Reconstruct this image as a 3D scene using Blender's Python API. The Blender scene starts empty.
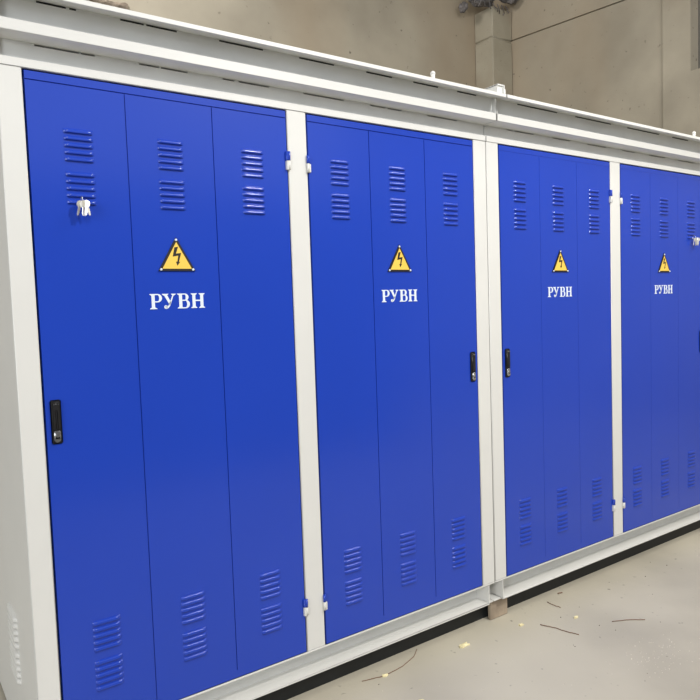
import bpy, bmesh, math, random
from mathutils import Vector, Matrix, Euler, noise
random.seed(7)
S = bpy.context.scene
COL = S.collection

# ------------------------------------------------------------------ camera
cam = bpy.data.objects.new('camera', bpy.data.cameras.new('camera')); COL.objects.link(cam)
cam.data.sensor_width = 36; cam.data.lens = 677.75 / 700 * 36
cr, cu, cf = Vector((.81571916, -.57742809, -.03433727)), Vector((.06470939, .03210291, .99738764)), Vector((.57481731, .81581015, -.06355198))
M = Matrix.Identity(4)
for i in range(3):
    M[i][0] = cr[i]; M[i][1] = cu[i]; M[i][2] = -cf[i]
M[0][3], M[1][3], M[2][3] = 0, -2.1361, 1.4906
cam.matrix_world = M
cam.data.clip_start = .02; cam.data.clip_end = 100
S.camera = cam

# ------------------------------------------------------------------ world, lights, exposure
W = bpy.data.worlds.new('hall_daylight'); S.world = W; W.use_nodes = True
W.node_tree.nodes['Background'].inputs[0].default_value = (.93, .97, 1, 1)
W.node_tree.nodes['Background'].inputs[1].default_value = 1.15
def area(name, loc, target, size, power, color, shape='DISK'):
    l = bpy.data.lights.new(name, 'AREA'); l.shape = shape; l.size = size; l.energy = power; l.color = color
    o = bpy.data.objects.new(name, l); COL.objects.link(o); o.location = loc
    o.rotation_euler = (Vector(target) - Vector(loc)).to_track_quat('-Z', 'Y').to_euler()
    return o
area('floodlight', (3.0, -3.2, 4.5), (2.2, 0, .9), .2, 235, (1, .975, .93))
area('added_fill', (-1.0, -6.5, 6.2), (1.5, 0, 0), 1.8, 330, (1, .98, .95))  # unseen soft fill, added to raise the ambient level
area('added_fill', (5.5, -2.5, 6.3), (5.5, -1.0, 0), 1.8, 220, (1, .97, .92))  # second unseen fill, added for ambient light on the right
area('added_fill', (.5, 3.6, 6.6), (4.5, 5.0, 4.0), 1.4, 260, (1, .96, .9))  # unseen light, added to brighten the back wall and the column's left face
area('added_left_fill', (-6.5, -5.0, 2.8), (1.5, 0, 1.2), 4.0, 430, (.96, .98, 1))  # unseen soft light, added from the left to brighten the side panel
S.view_settings.view_transform = 'Standard'; S.view_settings.look = 'None'
S.view_settings.gamma = 1; S.view_settings.use_curve_mapping = False
S.view_settings.exposure = -0.70

# ------------------------------------------------------------------ materials
def mat(name, color, rough=.5, metal=0, spec=.5, coat=0, coat_rough=.1, noise_amt=0, noise_scale=5, bump=0, bump_scale=60, emit=None):
    m = bpy.data.materials.new(name); m.use_nodes = True
    nt = m.node_tree; b = nt.nodes['Principled BSDF']
    b.inputs['Base Color'].default_value = (*color, 1)
    b.inputs['Roughness'].default_value = rough; b.inputs['Metallic'].default_value = metal
    b.inputs['Specular IOR Level'].default_value = spec
    b.inputs['Coat Weight'].default_value = coat; b.inputs['Coat Roughness'].default_value = coat_rough
    tc = nt.nodes.new('ShaderNodeTexCoord')
    if noise_amt:
        n = nt.nodes.new('ShaderNodeTexNoise'); n.inputs['Scale'].default_value = noise_scale; n.inputs['Detail'].default_value = 6
        nt.links.new(tc.outputs['Object'], n.inputs['Vector'])
        r = nt.nodes.new('ShaderNodeValToRGB')
        r.color_ramp.elements[0].position = .3; r.color_ramp.elements[1].position = .7
        r.color_ramp.elements[0].color = (*[c * (1 - noise_amt) for c in color], 1)
        r.color_ramp.elements[1].color = (*[min(1, c * (1 + noise_amt)) for c in color], 1)
        nt.links.new(n.outputs['Fac'], r.inputs['Fac']); nt.links.new(r.outputs['Color'], b.inputs['Base Color'])
    if bump:
        n = nt.nodes.new('ShaderNodeTexNoise'); n.inputs['Scale'].default_value = bump_scale; n.inputs['Detail'].default_value = 3
        nt.links.new(tc.outputs['Object'], n.inputs['Vector'])
        bp = nt.nodes.new('ShaderNodeBump'); bp.inputs['Strength'].default_value = bump; bp.inputs['Distance'].default_value = .002
        nt.links.new(n.outputs['Fac'], bp.inputs['Height']); nt.links.new(bp.outputs['Normal'], b.inputs['Normal'])
    return m

def concrete(name, base, dark, warm, scale, rough=.85, bump=.35, pits=True, streak=False):
    """mottled concrete: two colours mixed by large noise, a third tint in broad stains, pits and grain"""
    m = bpy.data.materials.new(name); m.use_nodes = True
    nt = m.node_tree; N = nt.nodes; L = nt.links; b = N['Principled BSDF']
    b.inputs['Roughness'].default_value = rough; b.inputs['Specular IOR Level'].default_value = .3
    tc = N.new('ShaderNodeTexCoord')
    def nz(s, d=6, stretch=None):
        n = N.new('ShaderNodeTexNoise'); n.inputs['Scale'].default_value = s; n.inputs['Detail'].default_value = d
        if stretch:
            mp = N.new('ShaderNodeMapping'); mp.inputs['Scale'].default_value = stretch
            L.new(tc.outputs['Object'], mp.inputs['Vector']); L.new(mp.outputs['Vector'], n.inputs['Vector'])
        else: L.new(tc.outputs['Object'], n.inputs['Vector'])
        return n
    def mix(f, a, c):
        x = N.new('ShaderNodeMix'); x.data_type = 'RGBA'
        L.new(f, x.inputs['Factor'])
        for sock, v in ((x.inputs['A'], a), (x.inputs['B'], c)):
            if isinstance(v, tuple): sock.default_value = (*v, 1)
            else: L.new(v, sock)
        return x.outputs['Result']
    def ramp(n, a, c):
        r = N.new('ShaderNodeMapRange'); r.inputs['From Min'].default_value = a; r.inputs['From Max'].default_value = c
        L.new(n.outputs['Fac'], r.inputs['Value']); return r.outputs['Result']
    c1 = mix(ramp(nz(scale, 8), .35, .7), base, dark)
    c2 = mix(ramp(nz(scale * .45, 3, (1, 1, .35) if streak else None), .45, .75), c1, warm)
    out = c2
    if pits:
        v = N.new('ShaderNodeTexNoise'); v.inputs['Scale'].default_value = scale * 14; v.inputs['Detail'].default_value = 2
        L.new(tc.outputs['Object'], v.inputs['Vector'])
        out = mix(ramp(v, .70, .78), c2, tuple(c * .45 for c in base))
    L.new(out, b.inputs['Base Color'])
    g = nz(scale * 40, 5)
    bp = N.new('ShaderNodeBump'); bp.inputs['Strength'].default_value = bump; bp.inputs['Distance'].default_value = .003
    L.new(g.outputs['Fac'], bp.inputs['Height']); L.new(bp.outputs['Normal'], b.inputs['Normal'])
    return m

BLUE = mat('blue_powder_coat', (.015, .055, .455), rough=.19, spec=.5, noise_amt=.02, noise_scale=2, bump=.05, bump_scale=220)
WHITE = mat('white_powder_coat', (.71, .708, .685), rough=.38, spec=.4, noise_amt=.015, noise_scale=6, bump=.05, bump_scale=150)
GREY = mat('light_grey_sheet', (.74, .75, .735), rough=.5, noise_amt=.05, noise_scale=7)
DARK = mat('interior_shade_paint', (.02, .021, .023), rough=.7)  # near-black: the shade inside the cabinet is put into the colour
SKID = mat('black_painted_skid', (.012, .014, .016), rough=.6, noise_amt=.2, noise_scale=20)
BLACK = mat('black_plastic', (.012, .012, .014), rough=.4)
SIGNY = mat('yellow_sign', (.90, .60, .10), rough=.4)
SIGNK = mat('black_sign_ink', (.015, .012, .01), rough=.5)
LETTER = mat('white_lettering', (.76, .83, .92), rough=.5)
CHROME = mat('nickel', (.72, .74, .76), rough=.25, metal=1)
KEYM = mat('key_nickel', (.85, .83, .76), rough=.34, metal=.75)
WOODB = mat('worn_timber', (.36, .29, .22), rough=.85, noise_amt=.25, noise_scale=14, bump=.4)
TWIG = mat('dry_brown_stalk', (.22, .13, .085), rough=.9)
CHIPM = mat('fresh_wood_chip', (.85, .76, .45), rough=.8, noise_amt=.15, noise_scale=60)
CRUMB = mat('pale_crumbs', (.80, .75, .66), rough=.9)
DIRT = mat('dark_grit', (.10, .085, .07), rough=.9)
WOOL = mat('dirty_grey_mineral_wool', (.14, .13, .13), rough=1, noise_amt=.5, noise_scale=9)
MORT = mat('brown_mortar', (.20, .165, .13), rough=1, noise_amt=.5, noise_scale=12)
WALLM = concrete('wall_concrete', (.43, .39, .315), (.31, .28, .225), (.36, .285, .20), 1.1, streak=True)
COLM = concrete('column_concrete', (.40, .365, .29), (.33, .30, .23), (.33, .27, .20), 2.2)
FLOORM = concrete('floor_concrete', (.53, .49, .40), (.40, .37, .305), (.58, .54, .44), 1.6, rough=.6, bump=.25)
REARM = mat('painted_rear_wall', (.12, .125, .13), rough=.8, noise_amt=.2, noise_scale=1)
CEILM = mat('ceiling_paint', (.30, .30, .29), rough=.9, noise_amt=.1, noise_scale=1)
SHUT = mat('grey_window_sheet', (.17, .16, .145), rough=.6, noise_amt=.08, noise_scale=3)

# ------------------------------------------------------------------ helpers
def quad_box(bm, x0, x1, y0, y1, z0, z1, bev=0, mi=0, seg=2):
    vs = [bm.verts.new((x, y, z)) for x in (x0, x1) for y in (y0, y1) for z in (z0, z1)]
    f = [(0, 1, 3, 2), (4, 6, 7, 5), (0, 4, 5, 1), (2, 3, 7, 6), (0, 2, 6, 4), (1, 5, 7, 3)]
    fs = [bm.faces.new([vs[i] for i in q]) for q in f]
    for q in fs: q.material_index = mi
    if bev:
        es = list({e for q in fs for e in q.edges})
        r = bmesh.ops.bevel(bm, geom=es, offset=bev, segments=seg, affect='EDGES', clamp_overlap=True)
        for q in r['faces']: q.material_index = mi; q.smooth = True
    return fs
def prism(bm, pts, ya, yb, mi=0, bev=0):
    """extrude an (x, z) outline from y=ya (front) to y=yb"""
    a = [bm.verts.new((x, ya, z)) for x, z in pts]; b = [bm.verts.new((x, yb, z)) for x, z in pts]
    fs = [bm.faces.new(a), bm.faces.new(b[::-1])]
    n = len(pts)
    for i in range(n): fs.append(bm.faces.new((a[i], b[i], b[(i + 1) % n], a[(i + 1) % n])))
    for q in fs: q.material_index = mi
    return fs
def cyl(bm, c, r, h, axis='Y', seg=16, r2=None, mi=0):
    R = {'Y': Matrix.Rotation(math.pi / 2, 4, 'X'), 'Z': Matrix.Identity(4), 'X': Matrix.Rotation(math.pi / 2, 4, 'Y')}[axis]
    g = bmesh.ops.create_cone(bm, cap_ends=True, segments=seg, radius1=r, radius2=r if r2 is None else r2, depth=h, matrix=Matrix.Translation(c) @ R)
    for v in g['verts']:
        for f in v.link_faces: f.material_index = mi; f.smooth = len(f.verts) == 4
def tube(bm, pts, r, seg=6, mi=0):
    rings = []
    for i, p in enumerate(pts):
        p = Vector(p); d = (Vector(pts[min(i + 1, len(pts) - 1)]) - Vector(pts[max(i - 1, 0)])).normalized()
        u = d.cross(Vector((0, 0, 1)));  u = u.normalized() if u.length > .1 else Vector((1, 0, 0)); v = d.cross(u)
        rings.append([bm.verts.new(p + r * (math.cos(t) * u + math.sin(t) * v)) for t in [2 * math.pi * k / seg for k in range(seg)]])
    for a, b in zip(rings, rings[1:]):
        for k in range(seg):
            f = bm.faces.new((a[k], a[(k + 1) % seg], b[(k + 1) % seg], b[k])); f.smooth = True; f.material_index = mi
    bm.faces.new(rings[0][::-1]); bm.faces.new(rings[-1])
def root_loc(o):
    v = Vector((0, 0, 0))
    while o: v += Vector(o.location); o = o.parent
    return v
def obj(name, bm, mats, parent=None, origin=None, label=None):
    bmesh.ops.recalc_face_normals(bm, faces=bm.faces)
    off = root_loc(parent) if parent else (Vector(origin) if origin else Vector((0, 0, 0)))
    for v in bm.verts: v.co -= off
    me = bpy.data.meshes.new(name); bm.to_mesh(me); bm.free()
    for m in (mats if isinstance(mats, (list, tuple)) else [mats]): me.materials.append(m)
    o = bpy.data.objects.new(name, me); COL.objects.link(o)
    if parent: o.parent = parent
    elif origin: o.location = origin
    if label: o['label'] = label
    return o
def thing(name, label, cat, loc, group=None):
    o = bpy.data.objects.new(name, None); COL.objects.link(o); o.location = loc; o.empty_display_size = .1
    return tag(o, label, cat, group)
def tag(o, label, cat, group=None):
    o['label'] = label; o['category'] = cat
    if group: o['group'] = group
    return o
def struct(name, bm, m, **k):
    o = obj(name, bm, m, **k); o['kind'] = 'structure'; return o
Z0 = .2          # the door bottoms stand 0.2 m above the floor

# ------------------------------------------------------------------ the hall
bm = bmesh.new(); quad_box(bm, -7, 8.6, -9, 6, -.25, 0); struct('floor', bm, FLOORM)
bm = bmesh.new(); quad_box(bm, -7, 8.6, 5.144, 5.5, 0, 7.2); struct('wall_back', bm, WALLM)
WZ = 4.09        # sill of the window opening high in the right wall
def side_slab(bm, xa, xb, pts):      # an outline in (y, z) with thickness along x
    A = [bm.verts.new((xa, y, z)) for y, z in pts]; B = [bm.verts.new((xb, y, z)) for y, z in pts]
    bm.faces.new(A); bm.faces.new(B[::-1])
    for i in range(len(pts)): bm.faces.new((A[i], B[i], B[(i + 1) % len(pts)], A[(i + 1) % len(pts)]))
J0, J1 = 5.335, 5.178                                            # the joint sinks towards the viewer
side_slab(bm := bmesh.new(), 8.0, 8.3, [(2.45, 0), (5.144, 0), (5.144, J0), (2.45, J1)])
side_slab(bm, 8.0, 8.3, [(2.45, J1 + .022), (5.144, J0 + .022), (5.144, 7.2), (2.45, 7.2)])
side_slab(bm, 8.03, 8.3, [(2.45, J1 - .01), (5.144, J0 - .01), (5.144, J0 + .03), (2.45, J1 + .03)])
side_slab(bm, 7.97, 8.3, [(-9, 0), (2.45, 0), (2.45, 7.2), (2.11, 7.2), (2.11, WZ), (.6, WZ), (.6, 7.2), (-9, 7.2)])
bmesh.ops.bevel(bm, geom=[e for e in bm.edges if abs(e.verts[0].co.y - 2.45) < .001 and abs(e.verts[1].co.y - 2.45) < .001 and abs(e.verts[0].co.x - 7.97) < .001 and abs(e.verts[1].co.x - 7.97) < .001], offset=.02, segments=2)
struct('wall_right', bm, WALLM)
bm = bmesh.new(); quad_box(bm, 8.14, 8.18, .6, 2.11, WZ, 7.2)
w = struct('window_1', bm, SHUT)
for yy in (1.1, 1.62):
    bm = bmesh.new(); quad_box(bm, 8.10, 8.14, yy, yy + .05, WZ, 7.2, bev=.005); obj('mullion', bm, SHUT, w)
bm = bmesh.new(); quad_box(bm, 7.581, 8.0, 4.79, 5.144, 0, 5.295, bev=.015)
quad_box(bm, 7.60, 8.0, 4.81, 5.144, 5.29, 5.315)
quad_box(bm, 7.581, 8.0, 4.79, 5.144, 5.312, 5.74, bev=.015); struct('trim_1', bm, COLM)
bm = bmesh.new(); quad_box(bm, -7, 8.6, -9, 6, 7.2, 7.4); struct('ceiling', bm, CEILM)
bm = bmesh.new(); quad_box(bm, -2.5, 4.6, -3.75, -3.55, 0, 2.6); struct('wall_front', bm, REARM)

# lumpy grey wool and rubble where the column top is broken
def lump(name, c, size, seed, m, parent=None, sub=4, amp=.35):
    bm = bmesh.new(); bmesh.ops.create_icosphere(bm, subdivisions=sub, radius=1)
    for v in bm.verts:
        d = v.co.normalized(); k = 1 + amp * noise.noise(d * 2.1 + Vector((seed, 0, 0))) + amp * .6 * noise.noise(d * 6 + Vector((0, seed, 0))) + amp * .35 * noise.noise(d * 15)
        v.co = Vector((d.x * size[0] * k, d.y * size[1] * k, d.z * size[2] * k)) + Vector(c)
    return obj(name, bm, m, parent, origin=None if parent else c)
t = thing('insulation_wad', 'ragged dark grey clump of old insulation stuck on top of the concrete corner column', 'insulation', (7.6, 4.75, 5.62))
lump('clump', (7.42, 4.86, 5.83), (.24, .12, .10), 3, WOOL, t)
lump('clump', (7.78, 4.66, 5.86), (.17, .10, .09), 5, WOOL, t)
lump('clump', (7.20, 4.98, 5.70), (.05, .07, .07), 8, WOOL, t)
for k in range(9):
    bm = bmesh.new(); x = 7.15 + .085 * k; pts = [(x, 4.76, 5.76 + .02 * random.random())]
    for j in range(4): pts.append((pts[-1][0] + random.uniform(-.03, .05), 4.76, pts[-1][2] - random.uniform(.01, .045)))
    tube(bm, pts, .007, 5); obj('strand', bm, WOOL, t)
bm = bmesh.new()
n = 70; prev = None
for i in range(n + 1):
    x = .8 + (2.42 - .8) * i / n
    h = .028 + .03 * noise.noise(Vector((x * 9, 0, 0))) + .02 * noise.noise(Vector((x * 31, 3, 0)))
    dth = .03 + .02 * noise.noise(Vector((x * 14, 7, 0)))
    zc = 4.70
    ring = [bm.verts.new(q) for q in ((x, 5.15, zc - h), (x, 5.144 - dth * .7, zc - h * .8), (x, 5.144 - dth, zc), (x, 5.144 - dth * .6, zc + h), (x, 5.15, zc + h * 1.1))]
    if prev:
        for k in range(4): bm.faces.new((prev[k], prev[k + 1], ring[k + 1], ring[k]))
    prev = ring
tag(obj('mortar_ridge', bm, MORT, origin=(1.6, 5.14, 4.7)), 'rough brown ridge of crumbled mortar on the back wall above the cabinet roof', 'mortar')

# ------------------------------------------------------------------ the switchgear cabinets
def louver_block(bm, cx, zt, width=.084, n=5, pitch=.0205, y0=0, axis='x', h=.0125, d=.0072):
    """five pressed louvres, hooded, open at the bottom"""
    prof = [(0, 0), (.07, .33), (.18, .62), (.34, .84), (.55, .97), (.78, 1), (.94, .93), (1, .75), (1.01, .0)]
    nu = 12
    for k in range(n):
        zt_ = zt - k * pitch; rows = []
        for i in range(nu + 1):
            u = i / nu; e = min(u, 1 - u) * width / .0075; tp = math.sin(min(1, e) * math.pi / 2)
            x = cx - width / 2 + width * u
            rows.append([bm.verts.new((x, y0 - d * tp * q, zt_ - h * (p if tp > .01 else p)) if axis == 'x' else (y0 - d * tp * q, x, zt_ - h * p)) for p, q in prof])
        for a, b in zip(rows, rows[1:]):
            for j in range(len(prof) - 1):
                f = bm.faces.new((a[j], b[j], b[j + 1], a[j + 1])); f.smooth = j < 7

# Latin-looking Cyrillic capitals, bold serif: outlines on a unit cap height
def letters(bm, x0, zb, H, y, mi=0):
    T = .004 * .25
    def rect(ax, bx, az, bz): quad_box(bm, x0 + ax, x0 + bx, y - T * 1.15, y, zb + az, zb + bz, mi=mi)
    def serif(ax, bx, z, up, s0, s1):      # bracketed slab serif around a stem s0..s1
        t = .0026
        k = 1 if up else -1
        pts = [(ax, z), (bx, z), (bx, z + k * t * .7), (s1, z + k * t * 2.2), (s0, z + k * t * 2.2), (ax, z + k * t * .7)]
        prism(bm, [(x0 + p, zb + q) for p, q in pts], y - T * 1.3, y, mi)
    def bowl(ax, bx, az, bz, thin=.0035, thick=.0095, T=T):   # D-shaped bowl: outer and inner arcs
        n = 16; cz = (az + bz) / 2; r = (bz - az) / 2; fx = bx - r * 1.05
        if fx < ax: fx = ax
        ex = bx - fx; ri = r - thin; ei = ex - thick
        o = [(ax, bz)] + [(fx + ex * math.sin(t), cz + r * math.cos(t)) for t in [math.pi * i / n for i in range(n + 1)]] + [(ax, az)]
        q = [(ax, bz - thin)] + [(fx + max(.001, ei) * math.sin(t), cz + ri * math.cos(t)) for t in [math.pi * i / n for i in range(n + 1)]] + [(ax, az + thin)]
        def mk(pts, yy): return [bm.verts.new((x0 + a, yy, zb + c)) for a, c in pts]
        of, ob, qf, qb = mk(o, y - T), mk(o, y), mk(q, y - T), mk(q, y)
        for i in range(len(o) - 1):
            for f in ((of[i], of[i + 1], qf[i + 1], qf[i]), (of[i], ob[i], ob[i + 1], of[i + 1]), (qf[i], qf[i + 1], qb[i + 1], qb[i])):
                bm.faces.new(f).material_index = mi
    # Р
    rect(.006, .0165, 0, H); serif(0, .0235, 0, True, .006, .0165); serif(0, .018, H, False, .006, .0165)
    bowl(.0125, .0405, .0215, H)
    # У
    x0 += .041
    prism(bm, [(x0 + a, zb + c) for a, c in ((.0035, H), (.0150, H), (.0285, .021), (.0245, .012))], y - T, y, mi)
    prism(bm, [(x0 + a, zb + c) for a, c in ((.0365, H), (.0405, H), (.0255, .010), (.0205, .003), (.0135, -.0005), (.009, .0015), (.010, .009), (.0150, .0085), (.0205, .0105))], y - T, y, mi)
    cyl(bm, (x0 + .0115, y - T / 2, zb + .0055), .006, T, 'Y', 14, mi=mi)
    serif(0, .0205, H, False, .0045, .0145); serif(.0300, .0455, H, False, .0365, .0400)
    # В
    x0 += .0505
    rect(.006, .0165, 0, H); serif(0, .018, 0, True, .006, .0165); serif(0, .018, H, False, .006, .0165)
    bowl(.0125, .0385, .0245, H); bowl(.0125, .0425, 0, .0280, T=T * .8)
    # Н
    x0 += .0470
    rect(.005, .0155, 0, H); serif(0, .0205, 0, True, .005, .0155); serif(0, .0205, H, False, .005, .0155)
    rect(.0325, .0430, 0, H); serif(.0275, .048, 0, True, .0325, .0430); serif(.0275, .048, H, False, .0325, .0430)
    rect(.0155, .0325, .0228, .0272)

def make_door(root, xl, xr, hinge_right, text_dx=0):
    z0, z1 = Z0 + .002, Z0 + 1.998
    xa, xb = xl + .0045, xr - .003
    w = (xr - xl) / 3; g, dep = (.0016, .0045) if xl < 2.3 else (.0008, .0012); yf = .0015
    xs = [xa, xl + w - g, xl + w + g, xl + 2 * w - g, xl + 2 * w + g, xb]
    zs = [z0, Z0 + .03, Z0 + 1.9705, Z0 + 1.9738, z1]
    def lvl(i, j):
        if j == 2: return 1
        if j == 1 and i in (1, 3): return 1
        return 0
    bm = bmesh.new()
    for i in range(5):
        for j in range(4):
            y = yf + (dep if lvl(i, j) else 0)
            bm.faces.new([bm.verts.new(q) for q in ((xs[i], y, zs[j]), (xs[i + 1], y, zs[j]), (xs[i + 1], y, zs[j + 1]), (xs[i], y, zs[j + 1]))])
            for (a, b, di, dj, P, Q) in ((i, j, 1, 0, (xs[i + 1], zs[j]), (xs[i + 1], zs[j + 1])), (i, j, 0, 1, (xs[i], zs[j + 1]), (xs[i + 1], zs[j + 1]))):
                if a + di < 5 and b + dj < 4 and lvl(a, b) != lvl(a + di, b + dj):
                    bm.faces.new([bm.verts.new(q) for q in ((P[0], yf, P[1]), (Q[0], yf, Q[1]), (Q[0], yf + dep, Q[1]), (P[0], yf + dep, P[1]))])
    # folded edges and back skin
    quad_box(bm, xa, xa + .0015, yf, .03, z0, z1); quad_box(bm, xb - .0015, xb, yf, .03, z0, z1)
    quad_box(bm, xa, xb, yf, .03, z0, z0 + .0015); quad_box(bm, xa, xb, yf, .03, z1 - .0015, z1)
    quad_box(bm, xa + .002, xb - .002, .0285, .03, z0 + .002, z1 - .002)
    bmesh.ops.remove_doubles(bm, verts=bm.verts, dist=1e-5)
    door = obj('door', bm, BLUE, root, label='blue three-panel door with pressed louvres')
    for k in range(3):
        cx = xl + w * (k + .5) + (0, -.005, 0)[k]
        for zt in (1.8455, 1.7195, .3475, .2215):
            bm = bmesh.new(); louver_block(bm, cx, Z0 + zt, y0=yf - .0001); obj('louver_vent', bm, BLUE, door)
    c = (xl + xr) / 2 + text_dx
    # warning sign
    bm = bmesh.new(); sy = yf - .004; b = Z0 + 1.4265; hw, hh = .0620, .108; c0 = c; c += .002
    tri = lambda s: [(c - hw * s, b + hh / 3 - hh / 3 * s), (c + hw * s, b + hh / 3 - hh / 3 * s), (c, b + hh / 3 + hh * 2 / 3 * s)]
    prism(bm, tri(1.0), sy - .001, yf - .0005, 1)
    prism(bm, tri(.80), sy - .0014, sy - .0010, 0)
    bolt = [(-.004, .064), (.006, .066), (-.0005, .047), (.0135, .049), (.0065, .024), (.0105, .025), (.002, .0135), (-.0015, .0245), (.0022, .0245), (.0055, .0415), (-.0095, .0385)]
    bolt = [(c - .002 + p * 1.25, b + .001 + q * 1.17) for p, q in bolt]
    prism(bm, bolt, sy - .0018, sy - .0014, 1)
    for dx, dz in ((0, hh - .008), (-hw + .008, .0045), (hw - .008, .0045)):
        bmesh.ops.create_uvsphere(bm, u_segments=12, v_segments=8, radius=.0042, matrix=Matrix.Translation((c + dx, sy - .001, b + dz)))
        for f in bm.faces[-96:]: f.material_index = 2; f.smooth = True
    obj('warning_sign', bm, [SIGNY, SIGNK, LETTER], door, label='yellow triangle with a black lightning bolt and white rivets')
    c = c0; bm = bmesh.new(); letters(bm, c - .0935, Z0 + 1.3045, .0485, yf - .0002); obj('lettering', bm, LETTER, door, label='white serif capitals РУВН')
    # swing handle
    hx = (xl + .034) if hinge_right else (xr - .034)
    zb, zt = Z0 + .914, Z0 + 1.046
    dz = 0 if abs(xl - .397) < .01 else .027
    zb += dz; zt += dz
    bm = bmesh.new()
    quad_box(bm, hx - .0155, hx + .0155, yf - .006, yf, zb, zt, bev=.003)
    quad_box(bm, hx - .0115, hx + .0115, yf - .011, yf - .005, zb + .043, zt - .006, bev=.004)
    quad_box(bm, hx - .0035, hx + .0035, yf - .013, yf - .009, zb + .045, zt - .03, bev=.002)
    obj('handle', bm, BLACK, door, label='black swing handle')
    bm = bmesh.new()
    quad_box(bm, hx - .009, hx + .009, yf - .011, yf - .005, zb + .014, zb + .040, bev=.002)
    cyl(bm, (hx, yf - .0085, zb + .0145), .009, .005, 'Y', 20)
    cyl(bm, (hx, yf - .0115, zb + .026), .0055, .003, 'Y', 16)
    obj('lock', bm, CHROME, door, label='nickel key lock')
    bm = bmesh.new()
    for dx, r in ((-.006, .0018), (.0, .0026), (.0065, .0018)): cyl(bm, (hx + dx, yf - .0113, zt - .012 - abs(dx) * .2), r, .001, 'Y', 10)
    obj('emblem', bm, CHROME, door)
    # hinges: upper leaf blue, lower leaf white
    e = xr if hinge_right else xl; s = -1 if hinge_right else 1
    for ztop, zmid, zbot in ((1.854, 1.821, 1.788), (.206, .176, .143)):
        if not hinge_right: ztop, zmid, zbot = ztop - .006, zmid - .003, zbot - .002
        bm = bmesh.new(); cyl(bm, (e, -.005, Z0 + (ztop + zmid) / 2), .0055, ztop - zmid - .001, 'Z', 14)
        quad_box(bm, min(e, e + s * .012), max(e, e + s * .012), -.007, yf + .001, Z0 + zmid + .001, Z0 + ztop, bev=.0015)
        obj('hinge_leaf', bm, BLUE, door)
        bm = bmesh.new(); cyl(bm, (e, -.005, Z0 + (zbot + zmid) / 2), .0055, zmid - zbot - .001, 'Z', 14)
        quad_box(bm, min(e - s * .003, e + s * .011), max(e - s * .003, e + s * .011), -.0085, .004, Z0 + zbot, Z0 + zmid - .001, bev=.0015)
        obj('hinge', bm, WHITE, root)
    return door

LOW = [(.437, .561), (.565, .607), (.741, .806), (.811, .901), (1.025, 1.069), (1.084, 1.204), (1.344, 1.522), (1.65, 1.725), (1.735, 1.807), (1.947, 2.119), (2.428, 2.472), (2.482, 2.622), (2.754, 2.893), (3.03, 3.191), (3.334, 3.455), (3.59, 3.753), (3.89, 4.068)]
UPP = [(.437, .516), (.525, .544), (.67, .742), (.749, .847), (.99, 1.152), (1.295, 1.444), (1.59, 1.716), (1.823, 1.957), (2.064, 2.177), (2.437, 2.718), (2.854, 3.148), (3.289, 3.591), (3.722, 3.891)]
DEPTH = 2.1
def slit_row(bm, x0, x1, y0, y1, za, zb, gaps):
    """thin strip closing the joint, left open along each gap"""
    x = x0
    for a, b in gaps:
        if b <= x0 or a >= x1: continue
        quad_box(bm, x, a, y0, y1, za, zb); x = b
    quad_box(bm, x, x1, y0, y1, za, zb)
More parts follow.
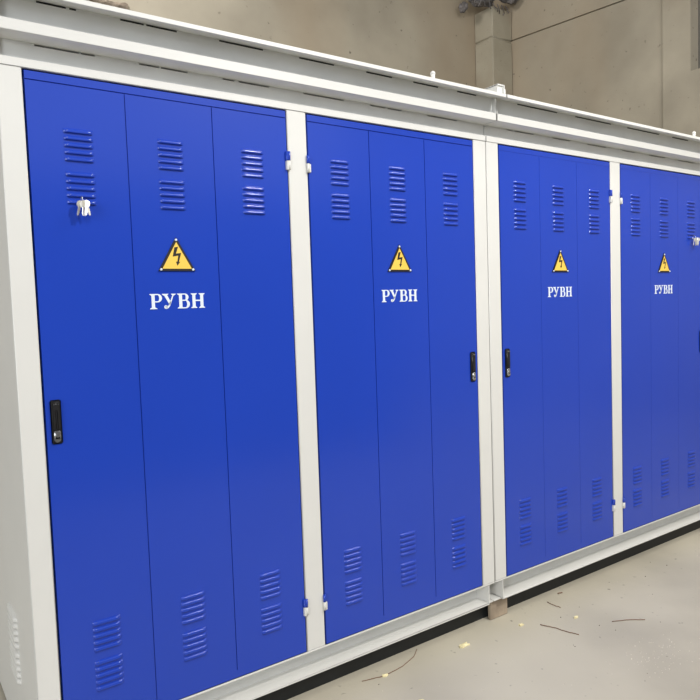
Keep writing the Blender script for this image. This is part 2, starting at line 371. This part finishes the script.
def make_cabinet(label, xa, xb, posts, doors, open_left):
    root = thing('switchgear_cabinet', label, 'electrical cabinet', ((xa + xb) / 2, 0, Z0 - .1), 'joined switchgear cabinets')
    for a, b in posts:
        bm = bmesh.new(); quad_box(bm, a, b, 0, .05, Z0, Z0 + 2.003, bev=.0025, seg=3); obj('frame_post', bm, WHITE, root)
    # header: lip, web, soffit, second lip, web, rim
    bm = bmesh.new()
    quad_box(bm, xa, xb, -.0015, .012, Z0 + 2.002, Z0 + 2.0275, bev=.0015); quad_box(bm, xa, xb, .010, .05, Z0 + 2.002, Z0 + 2.019)
    hb = obj('header_beam', bm, WHITE, root)
    bm = bmesh.new()
    quad_box(bm, xa, xb, .010, .015, Z0 + 2.020, Z0 + 2.0715)
    slit_row(bm, xa, xb, .010, .015, Z0 + 2.071, Z0 + 2.0765, LOW)
    obj('beam_web', bm, GREY, hb, label='light grey web of the beam')
    bm = bmesh.new()
    quad_box(bm, xa, xb, -.067, -.061, Z0 + 2.0765, Z0 + 2.108, bev=.0012)
    for e in (xa, xb - .003): quad_box(bm, e, e + .003, -.067, -.047, Z0 + 2.078, Z0 + 2.178)
    eb = obj('roof_edge_beam', bm, WHITE, root)
    bm = bmesh.new()
    quad_box(bm, xa, xb, -.064, .06, Z0 + 2.0770, Z0 + 2.082)
    quad_box(bm, xa, xb, -.049, -.047, Z0 + 2.08, Z0 + 2.1705)
    slit_row(bm, xa, xb, -.049, -.047, Z0 + 2.170, Z0 + 2.1785, UPP)
    obj('beam_web', bm, GREY, eb, label='light grey web of the beam')
    bm = bmesh.new(); r0, r1 = xa - (.05 if open_left else 0) + .001, xb + (.0 if open_left else .05) - .001
    quad_box(bm, r0, r1, -.127, -.122, Z0 + 2.159, Z0 + 2.1735, bev=.001)
    for (ya, za), (yb, zb) in (((-.124, 2.170), (-.03, 2.1855)), ((-.03, 2.1855), (DEPTH + .05, 2.1855))):
        v = [bm.verts.new(q) for x in (r0, r1) for q in ((x, ya, Z0 + za), (x, yb, Z0 + zb), (x, yb, Z0 + zb + .003), (x, ya, Z0 + za + .003))]
        for q in ((0, 1, 2, 3), (7, 6, 5, 4), (0, 4, 5, 1), (1, 5, 6, 2), (2, 6, 7, 3), (3, 7, 4, 0)): bm.faces.new([v[i] for i in q])
    rs = obj('roof_sheet', bm, WHITE, root)
    bm = bmesh.new(); v = [bm.verts.new(q) for x in (r0, r1) for q in ((x, -.122, Z0 + 2.1625), (x, -.03, Z0 + 2.1805), (x, -.03, Z0 + 2.1825), (x, -.122, Z0 + 2.1645))]
    for q in ((0, 1, 2, 3), (7, 6, 5, 4), (0, 4, 5, 1), (1, 5, 6, 2), (2, 6, 7, 3), (3, 7, 4, 0)): bm.faces.new([v[i] for i in q])
    obj('soffit', bm, GREY, rs)
    # base channel, open to the front
    b0, b1 = (xa, xb - .036) if open_left else (xa + .048, xb)
    bm = bmesh.new()
    quad_box(bm, xa, xb, 0, .085, Z0 - .0065, Z0 - .0005, bev=.001)
    quad_box(bm, b0, b1, 0, .085, Z0 - .1, Z0 - .091, bev=.002)
    for e in (b0, b1 - .004): quad_box(bm, e, e + .004, 0, .082, Z0 - .095, Z0 - .004)
    obj('base_channel', bm, WHITE, root)
    bm = bmesh.new(); quad_box(bm, b0 + .004, b1 - .004, .080, .086, Z0 - .0995, Z0 - .003); obj('channel_web', bm, GREY, root, label='light grey web of the base channel')
    j0, j1 = (b1, xb) if open_left else (xa, b0)
    bm = bmesh.new(); quad_box(bm, j0, j1, .012, .08, Z0 - .1, Z0 - .094, bev=.001); quad_box(bm, j0, j1, .078, .083, Z0 - .095, Z0 - .005); obj('joint_plate', bm, WHITE, root)
    # carcass; near-black sheets behind doors and slits stand in for interior shade
    bm = bmesh.new()
    quad_box(bm, xa + .01, xb - .01, .09, DEPTH, Z0 - .09, Z0 - .085)
    quad_box(bm, xa + .01, xb - .01, DEPTH - .005, DEPTH, Z0 - .1, Z0 + 2.17)
    quad_box(bm, xa + .012, xb - .012, .045, .05, Z0 + .0, Z0 + 2.0)
    quad_box(bm, xa + .01, xb - .01, .022, .026, Z0 + 2.03, Z0 + 2.0765)
    quad_box(bm, xa + .01, xb - .01, -.044, -.041, Z0 + 2.09, Z0 + 2.1775)
    obj('carcass', bm, DARK, root)
    for side in (0, 1):
        e, s = (xa, 1) if side == 0 else (xb, -1)
        bm = bmesh.new()
        if side == 0 and open_left:
            quad_box(bm, e + .006, e + .009, .04, DEPTH, .012, Z0 + 2.165)
            quad_box(bm, e, e + .012, DEPTH - .05, DEPTH, Z0, Z0 + 2.165, bev=.002)
            quad_box(bm, e, e + .012, .0, DEPTH, Z0 + 2.003, Z0 + 2.165, bev=.002)
            p = obj('side_panel', bm, WHITE, root)
            for zt in (.285, .160):
                bm = bmesh.new(); louver_block(bm, .425, Z0 + zt, width=.17, pitch=.023, h=.016, d=.011, y0=e + .0061, axis='y'); obj('louver_vent', bm, WHITE, p)
        else:
            quad_box(bm, min(e, e + s * .003) + s * .0005, max(e, e + s * .003) + s * .0005, .05, DEPTH, Z0 - .1, Z0 + 2.165); obj('side_panel', bm, WHITE, root)
    for d in doors: make_door(root, *d)
    return root
cabA = make_cabinet('white framed cabinet with two blue doors and keys, nearest the camera on the left', .332, 2.2785,
    [(.332, .397), (1.263, 1.343), (2.202, 2.2785)], [(.397, 1.263, True, -.005), (1.343, 2.202, False, -.010)], True)
cabB = make_cabinet('white framed cabinet with two blue doors, farther right beyond the vertical seam', 2.2835, 4.45,
    [(2.2835, 2.359), (3.2086, 3.295), (4.155, 4.45)], [(2.359, 3.2086, True, 0), (3.295, 4.155, False, -.012)], False)
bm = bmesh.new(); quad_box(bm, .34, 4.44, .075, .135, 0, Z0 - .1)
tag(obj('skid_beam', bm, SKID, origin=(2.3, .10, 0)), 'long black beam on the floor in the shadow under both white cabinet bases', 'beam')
# roof seam channel and lifting studs
bm = bmesh.new()
quad_box(bm, 2.262, 2.300, -.094, 1.2, Z0 + 2.218, Z0 + 2.224, bev=.001)
quad_box(bm, 2.262, 2.265, -.090, 1.2, Z0 + 2.189, Z0 + 2.222); quad_box(bm, 2.296, 2.300, -.098, 1.2, Z0 + 2.189, Z0 + 2.222)
quad_box(bm, 2.265, 2.297, -.088, -.084, Z0 + 2.182, Z0 + 2.220)
quad_box(bm, 2.2995, 2.306, -.098, -.092, Z0 + 2.168, Z0 + 2.206, bev=.001)
quad_box(bm, 2.2605, 2.263, .10, .9, Z0 + 2.196, Z0 + 2.204)
tag(obj('seam_cover', bm, WHITE, origin=(2.28, 0, Z0 + 2.18)), 'white metal channel capping the roof joint between the two cabinets', 'metal channel')
for x, root in ((1.928, cabA), (3.951, cabB)):
    bm = bmesh.new(); cyl(bm, (x, -.05, Z0 + 2.200), .0085, .045, 'Z', 12)
    bmesh.ops.create_uvsphere(bm, u_segments=12, v_segments=8, radius=.0105, matrix=Matrix.Translation((x, -.05, Z0 + 2.223)))
    for f in bm.faces: f.smooth = True
    obj('lifting_stud', bm, WHITE, root)

# ------------------------------------------------------------------ keys hanging from the louvres
def key_mesh(bm, pivot, ang, tilt, L=.046, y=0):
    outline = [(-.0025, 0), (-.0095, -.004), (-.0115, -.011), (-.009, -.018), (-.0038, -.0215), (-.0038, -L + .003), (-.0015, -L), (.0022, -L + .003), (.0022, -L + .008), (.0044, -L + .011), (.0026, -L + .014), (.0046, -L + .018), (.0038, -.0215), (.009, -.018), (.0115, -.011), (.0095, -.004), (.0025, 0)]
    Mx = Matrix.Translation(pivot) @ Matrix.Rotation(ang, 4, 'Y') @ Matrix.Rotation(tilt, 4, 'Z')
    n0 = len(bm.verts); fs = prism(bm, outline, -.0011, .0011)
    bm.verts.ensure_lookup_table()
    bmesh.ops.transform(bm, matrix=Mx, verts=bm.verts[n0:])
def key_bunch(x, zt, label, s=1):
    t = thing('key_bunch', label, 'keys', (x, -.012, Z0 + zt), 'key bunches hung on the door louvres')
    bm = bmesh.new(); R = .011
    tube(bm, [(x, -.014 + .0075 * math.cos(a), Z0 + zt - .009 + R * math.sin(a)) for a in [2 * math.pi * k / 20 for k in range(21)]], .0011)
    obj('key_ring', bm, CHROME, t)
    for dx, ang, tilt, yy in ((-.005, .22, .5, -.017), (.002, -.02, -.4, -.021), (.006, -.28, .3, -.025), (.001, .10, .9, -.029), (.008, .05, -.7, -.033)):
        bm = bmesh.new(); key_mesh(bm, (x + dx, yy, Z0 + zt - .012), ang, tilt); obj('key', bm, KEYM, t)
key_bunch(.538, 1.645, 'silver key bunch hanging from the leftmost blue door, nearest the camera')
key_bunch(4.020, 1.640, 'silver key bunch hanging from the rightmost blue door at the photo edge')

# ------------------------------------------------------------------ block and floor litter
bm = bmesh.new(); quad_box(bm, 2.284, 2.401, .035, .054, 0, .094, bev=.003)
quad_box(bm, 2.287, 2.399, .037, .054, .0935, .1)
tag(obj('timber_block', bm, WOODB, origin=(2.34, .06, 0)), 'short worn wooden block propping the white base beam under the cabinet joint', 'wooden block')

def chip(x, y, s, label, seed):
    random.seed(seed); bm = bmesh.new()
    top = []; n = 11
    for i in range(n):
        a = 2 * math.pi * i / n; r = s * random.uniform(.55, 1.1); top.append((x + r * 1.25 * math.cos(a), y + r * .7 * math.sin(a)))
    up = [bm.verts.new((p[0], p[1], .003 + random.uniform(0, .005))) for p in top]; dn = [bm.verts.new((p[0], p[1], .0004)) for p in top]
    c = bm.verts.new((x, y, .009)); bm.faces.new(dn[::-1])
    for i in range(n):
        j = (i + 1) % n; bm.faces.new((up[i], up[j], c)); bm.faces.new((dn[i], dn[j], up[j], up[i]))
    tag(obj('wood_chip', bm, CHIPM, origin=(x, y, 0)), label, 'wood chip', 'yellow wood chips on the floor')
chip(2.019, -.055, .025, 'largest pale yellow wood chip on the concrete floor, left of the timber block', 1)
chip(1.602, -.030, .012, 'small yellow wood chip touching the curved brown stalk at the dark base', 2)
chip(2.354, -.085, .013, 'yellow wood chip on the floor just right of the timber block', 3)
chip(2.612, -.194, .013, 'yellow wood chip on the floor between the short and long brown twigs', 4)
chip(1.596, -.255, .014, 'pale yellow wood chip at the bottom edge of the photo', 5)
def stalk(pts, r, label, name='twig'):
    bm = bmesh.new(); P = []
    for a, b in zip(pts, pts[1:]):
        for k in range(5):
            t = k / 5; P.append((a[0] + (b[0] - a[0]) * t + random.uniform(-.0012, .0012), a[1] + (b[1] - a[1]) * t + random.uniform(-.0012, .0012), r + .0005 + random.uniform(0, .001)))
    P.append((*pts[-1], r + .0005)); tube(bm, P, r)
    tag(obj(name, bm, TWIG, origin=(pts[0][0], pts[0][1], 0)), label, 'twig', 'thin brown twigs on the floor')
stalk([(2.424, -.137), (2.452, -.205), (2.463, -.262), (2.481, -.306)], .0017, 'long thin brown twig pointing from the timber block into the open floor')
stalk([(2.700, -.325), (2.772, -.362), (2.832, -.408)], .0016, 'straight reddish brown twig lying furthest right on the floor')
stalk([(2.640, -.005), (2.634, -.045), (2.640, -.085)], .0016, 'short brown twig near the dark base, right of the timber block')
stalk([(1.505, -.005), (1.602, -.030), (1.700, -.020), (1.79, .010), (1.84, .05)], .0014, 'curved brown stalk on the floor at the foot of the second door')
stalk([(2.759, .022), (2.785, .015)], .0025, 'tiny dark twig scrap beside the dark base, beyond the short twig')
random.seed(21)
bm = bmesh.new()
def crumb(bm, x, y, s):
    Mx = Matrix.Translation((x, y, s * .45)) @ Euler((random.random() * 3, random.random() * 3, random.random() * 3)).to_matrix().to_4x4() @ Matrix.Diagonal((s, s * random.uniform(.5, .9), s * .5, 1))
    bmesh.ops.create_icosphere(bm, subdivisions=1, radius=1, matrix=Mx)
for k in range(90): crumb(bm, random.gauss(2.58, .10), random.gauss(-.62, .06), random.uniform(.0012, .003))
for k in range(150): crumb(bm, random.uniform(1.3, 4.0), random.uniform(-1.4, -.05), random.uniform(.001, .0024))
o = obj('pale_crumbs', bm, CRUMB); tag(o, 'pale crumbs and dust specks scattered over the concrete floor', 'crumbs'); o['kind'] = 'stuff'
bm = bmesh.new()
for k in range(60): crumb(bm, random.uniform(1.3, 4.2), random.uniform(-1.5, -.02), random.uniform(.0015, .0035))
o = obj('dark_grit', bm, DIRT); tag(o, 'dark specks of grit scattered over the concrete floor', 'grit'); o['kind'] = 'stuff'
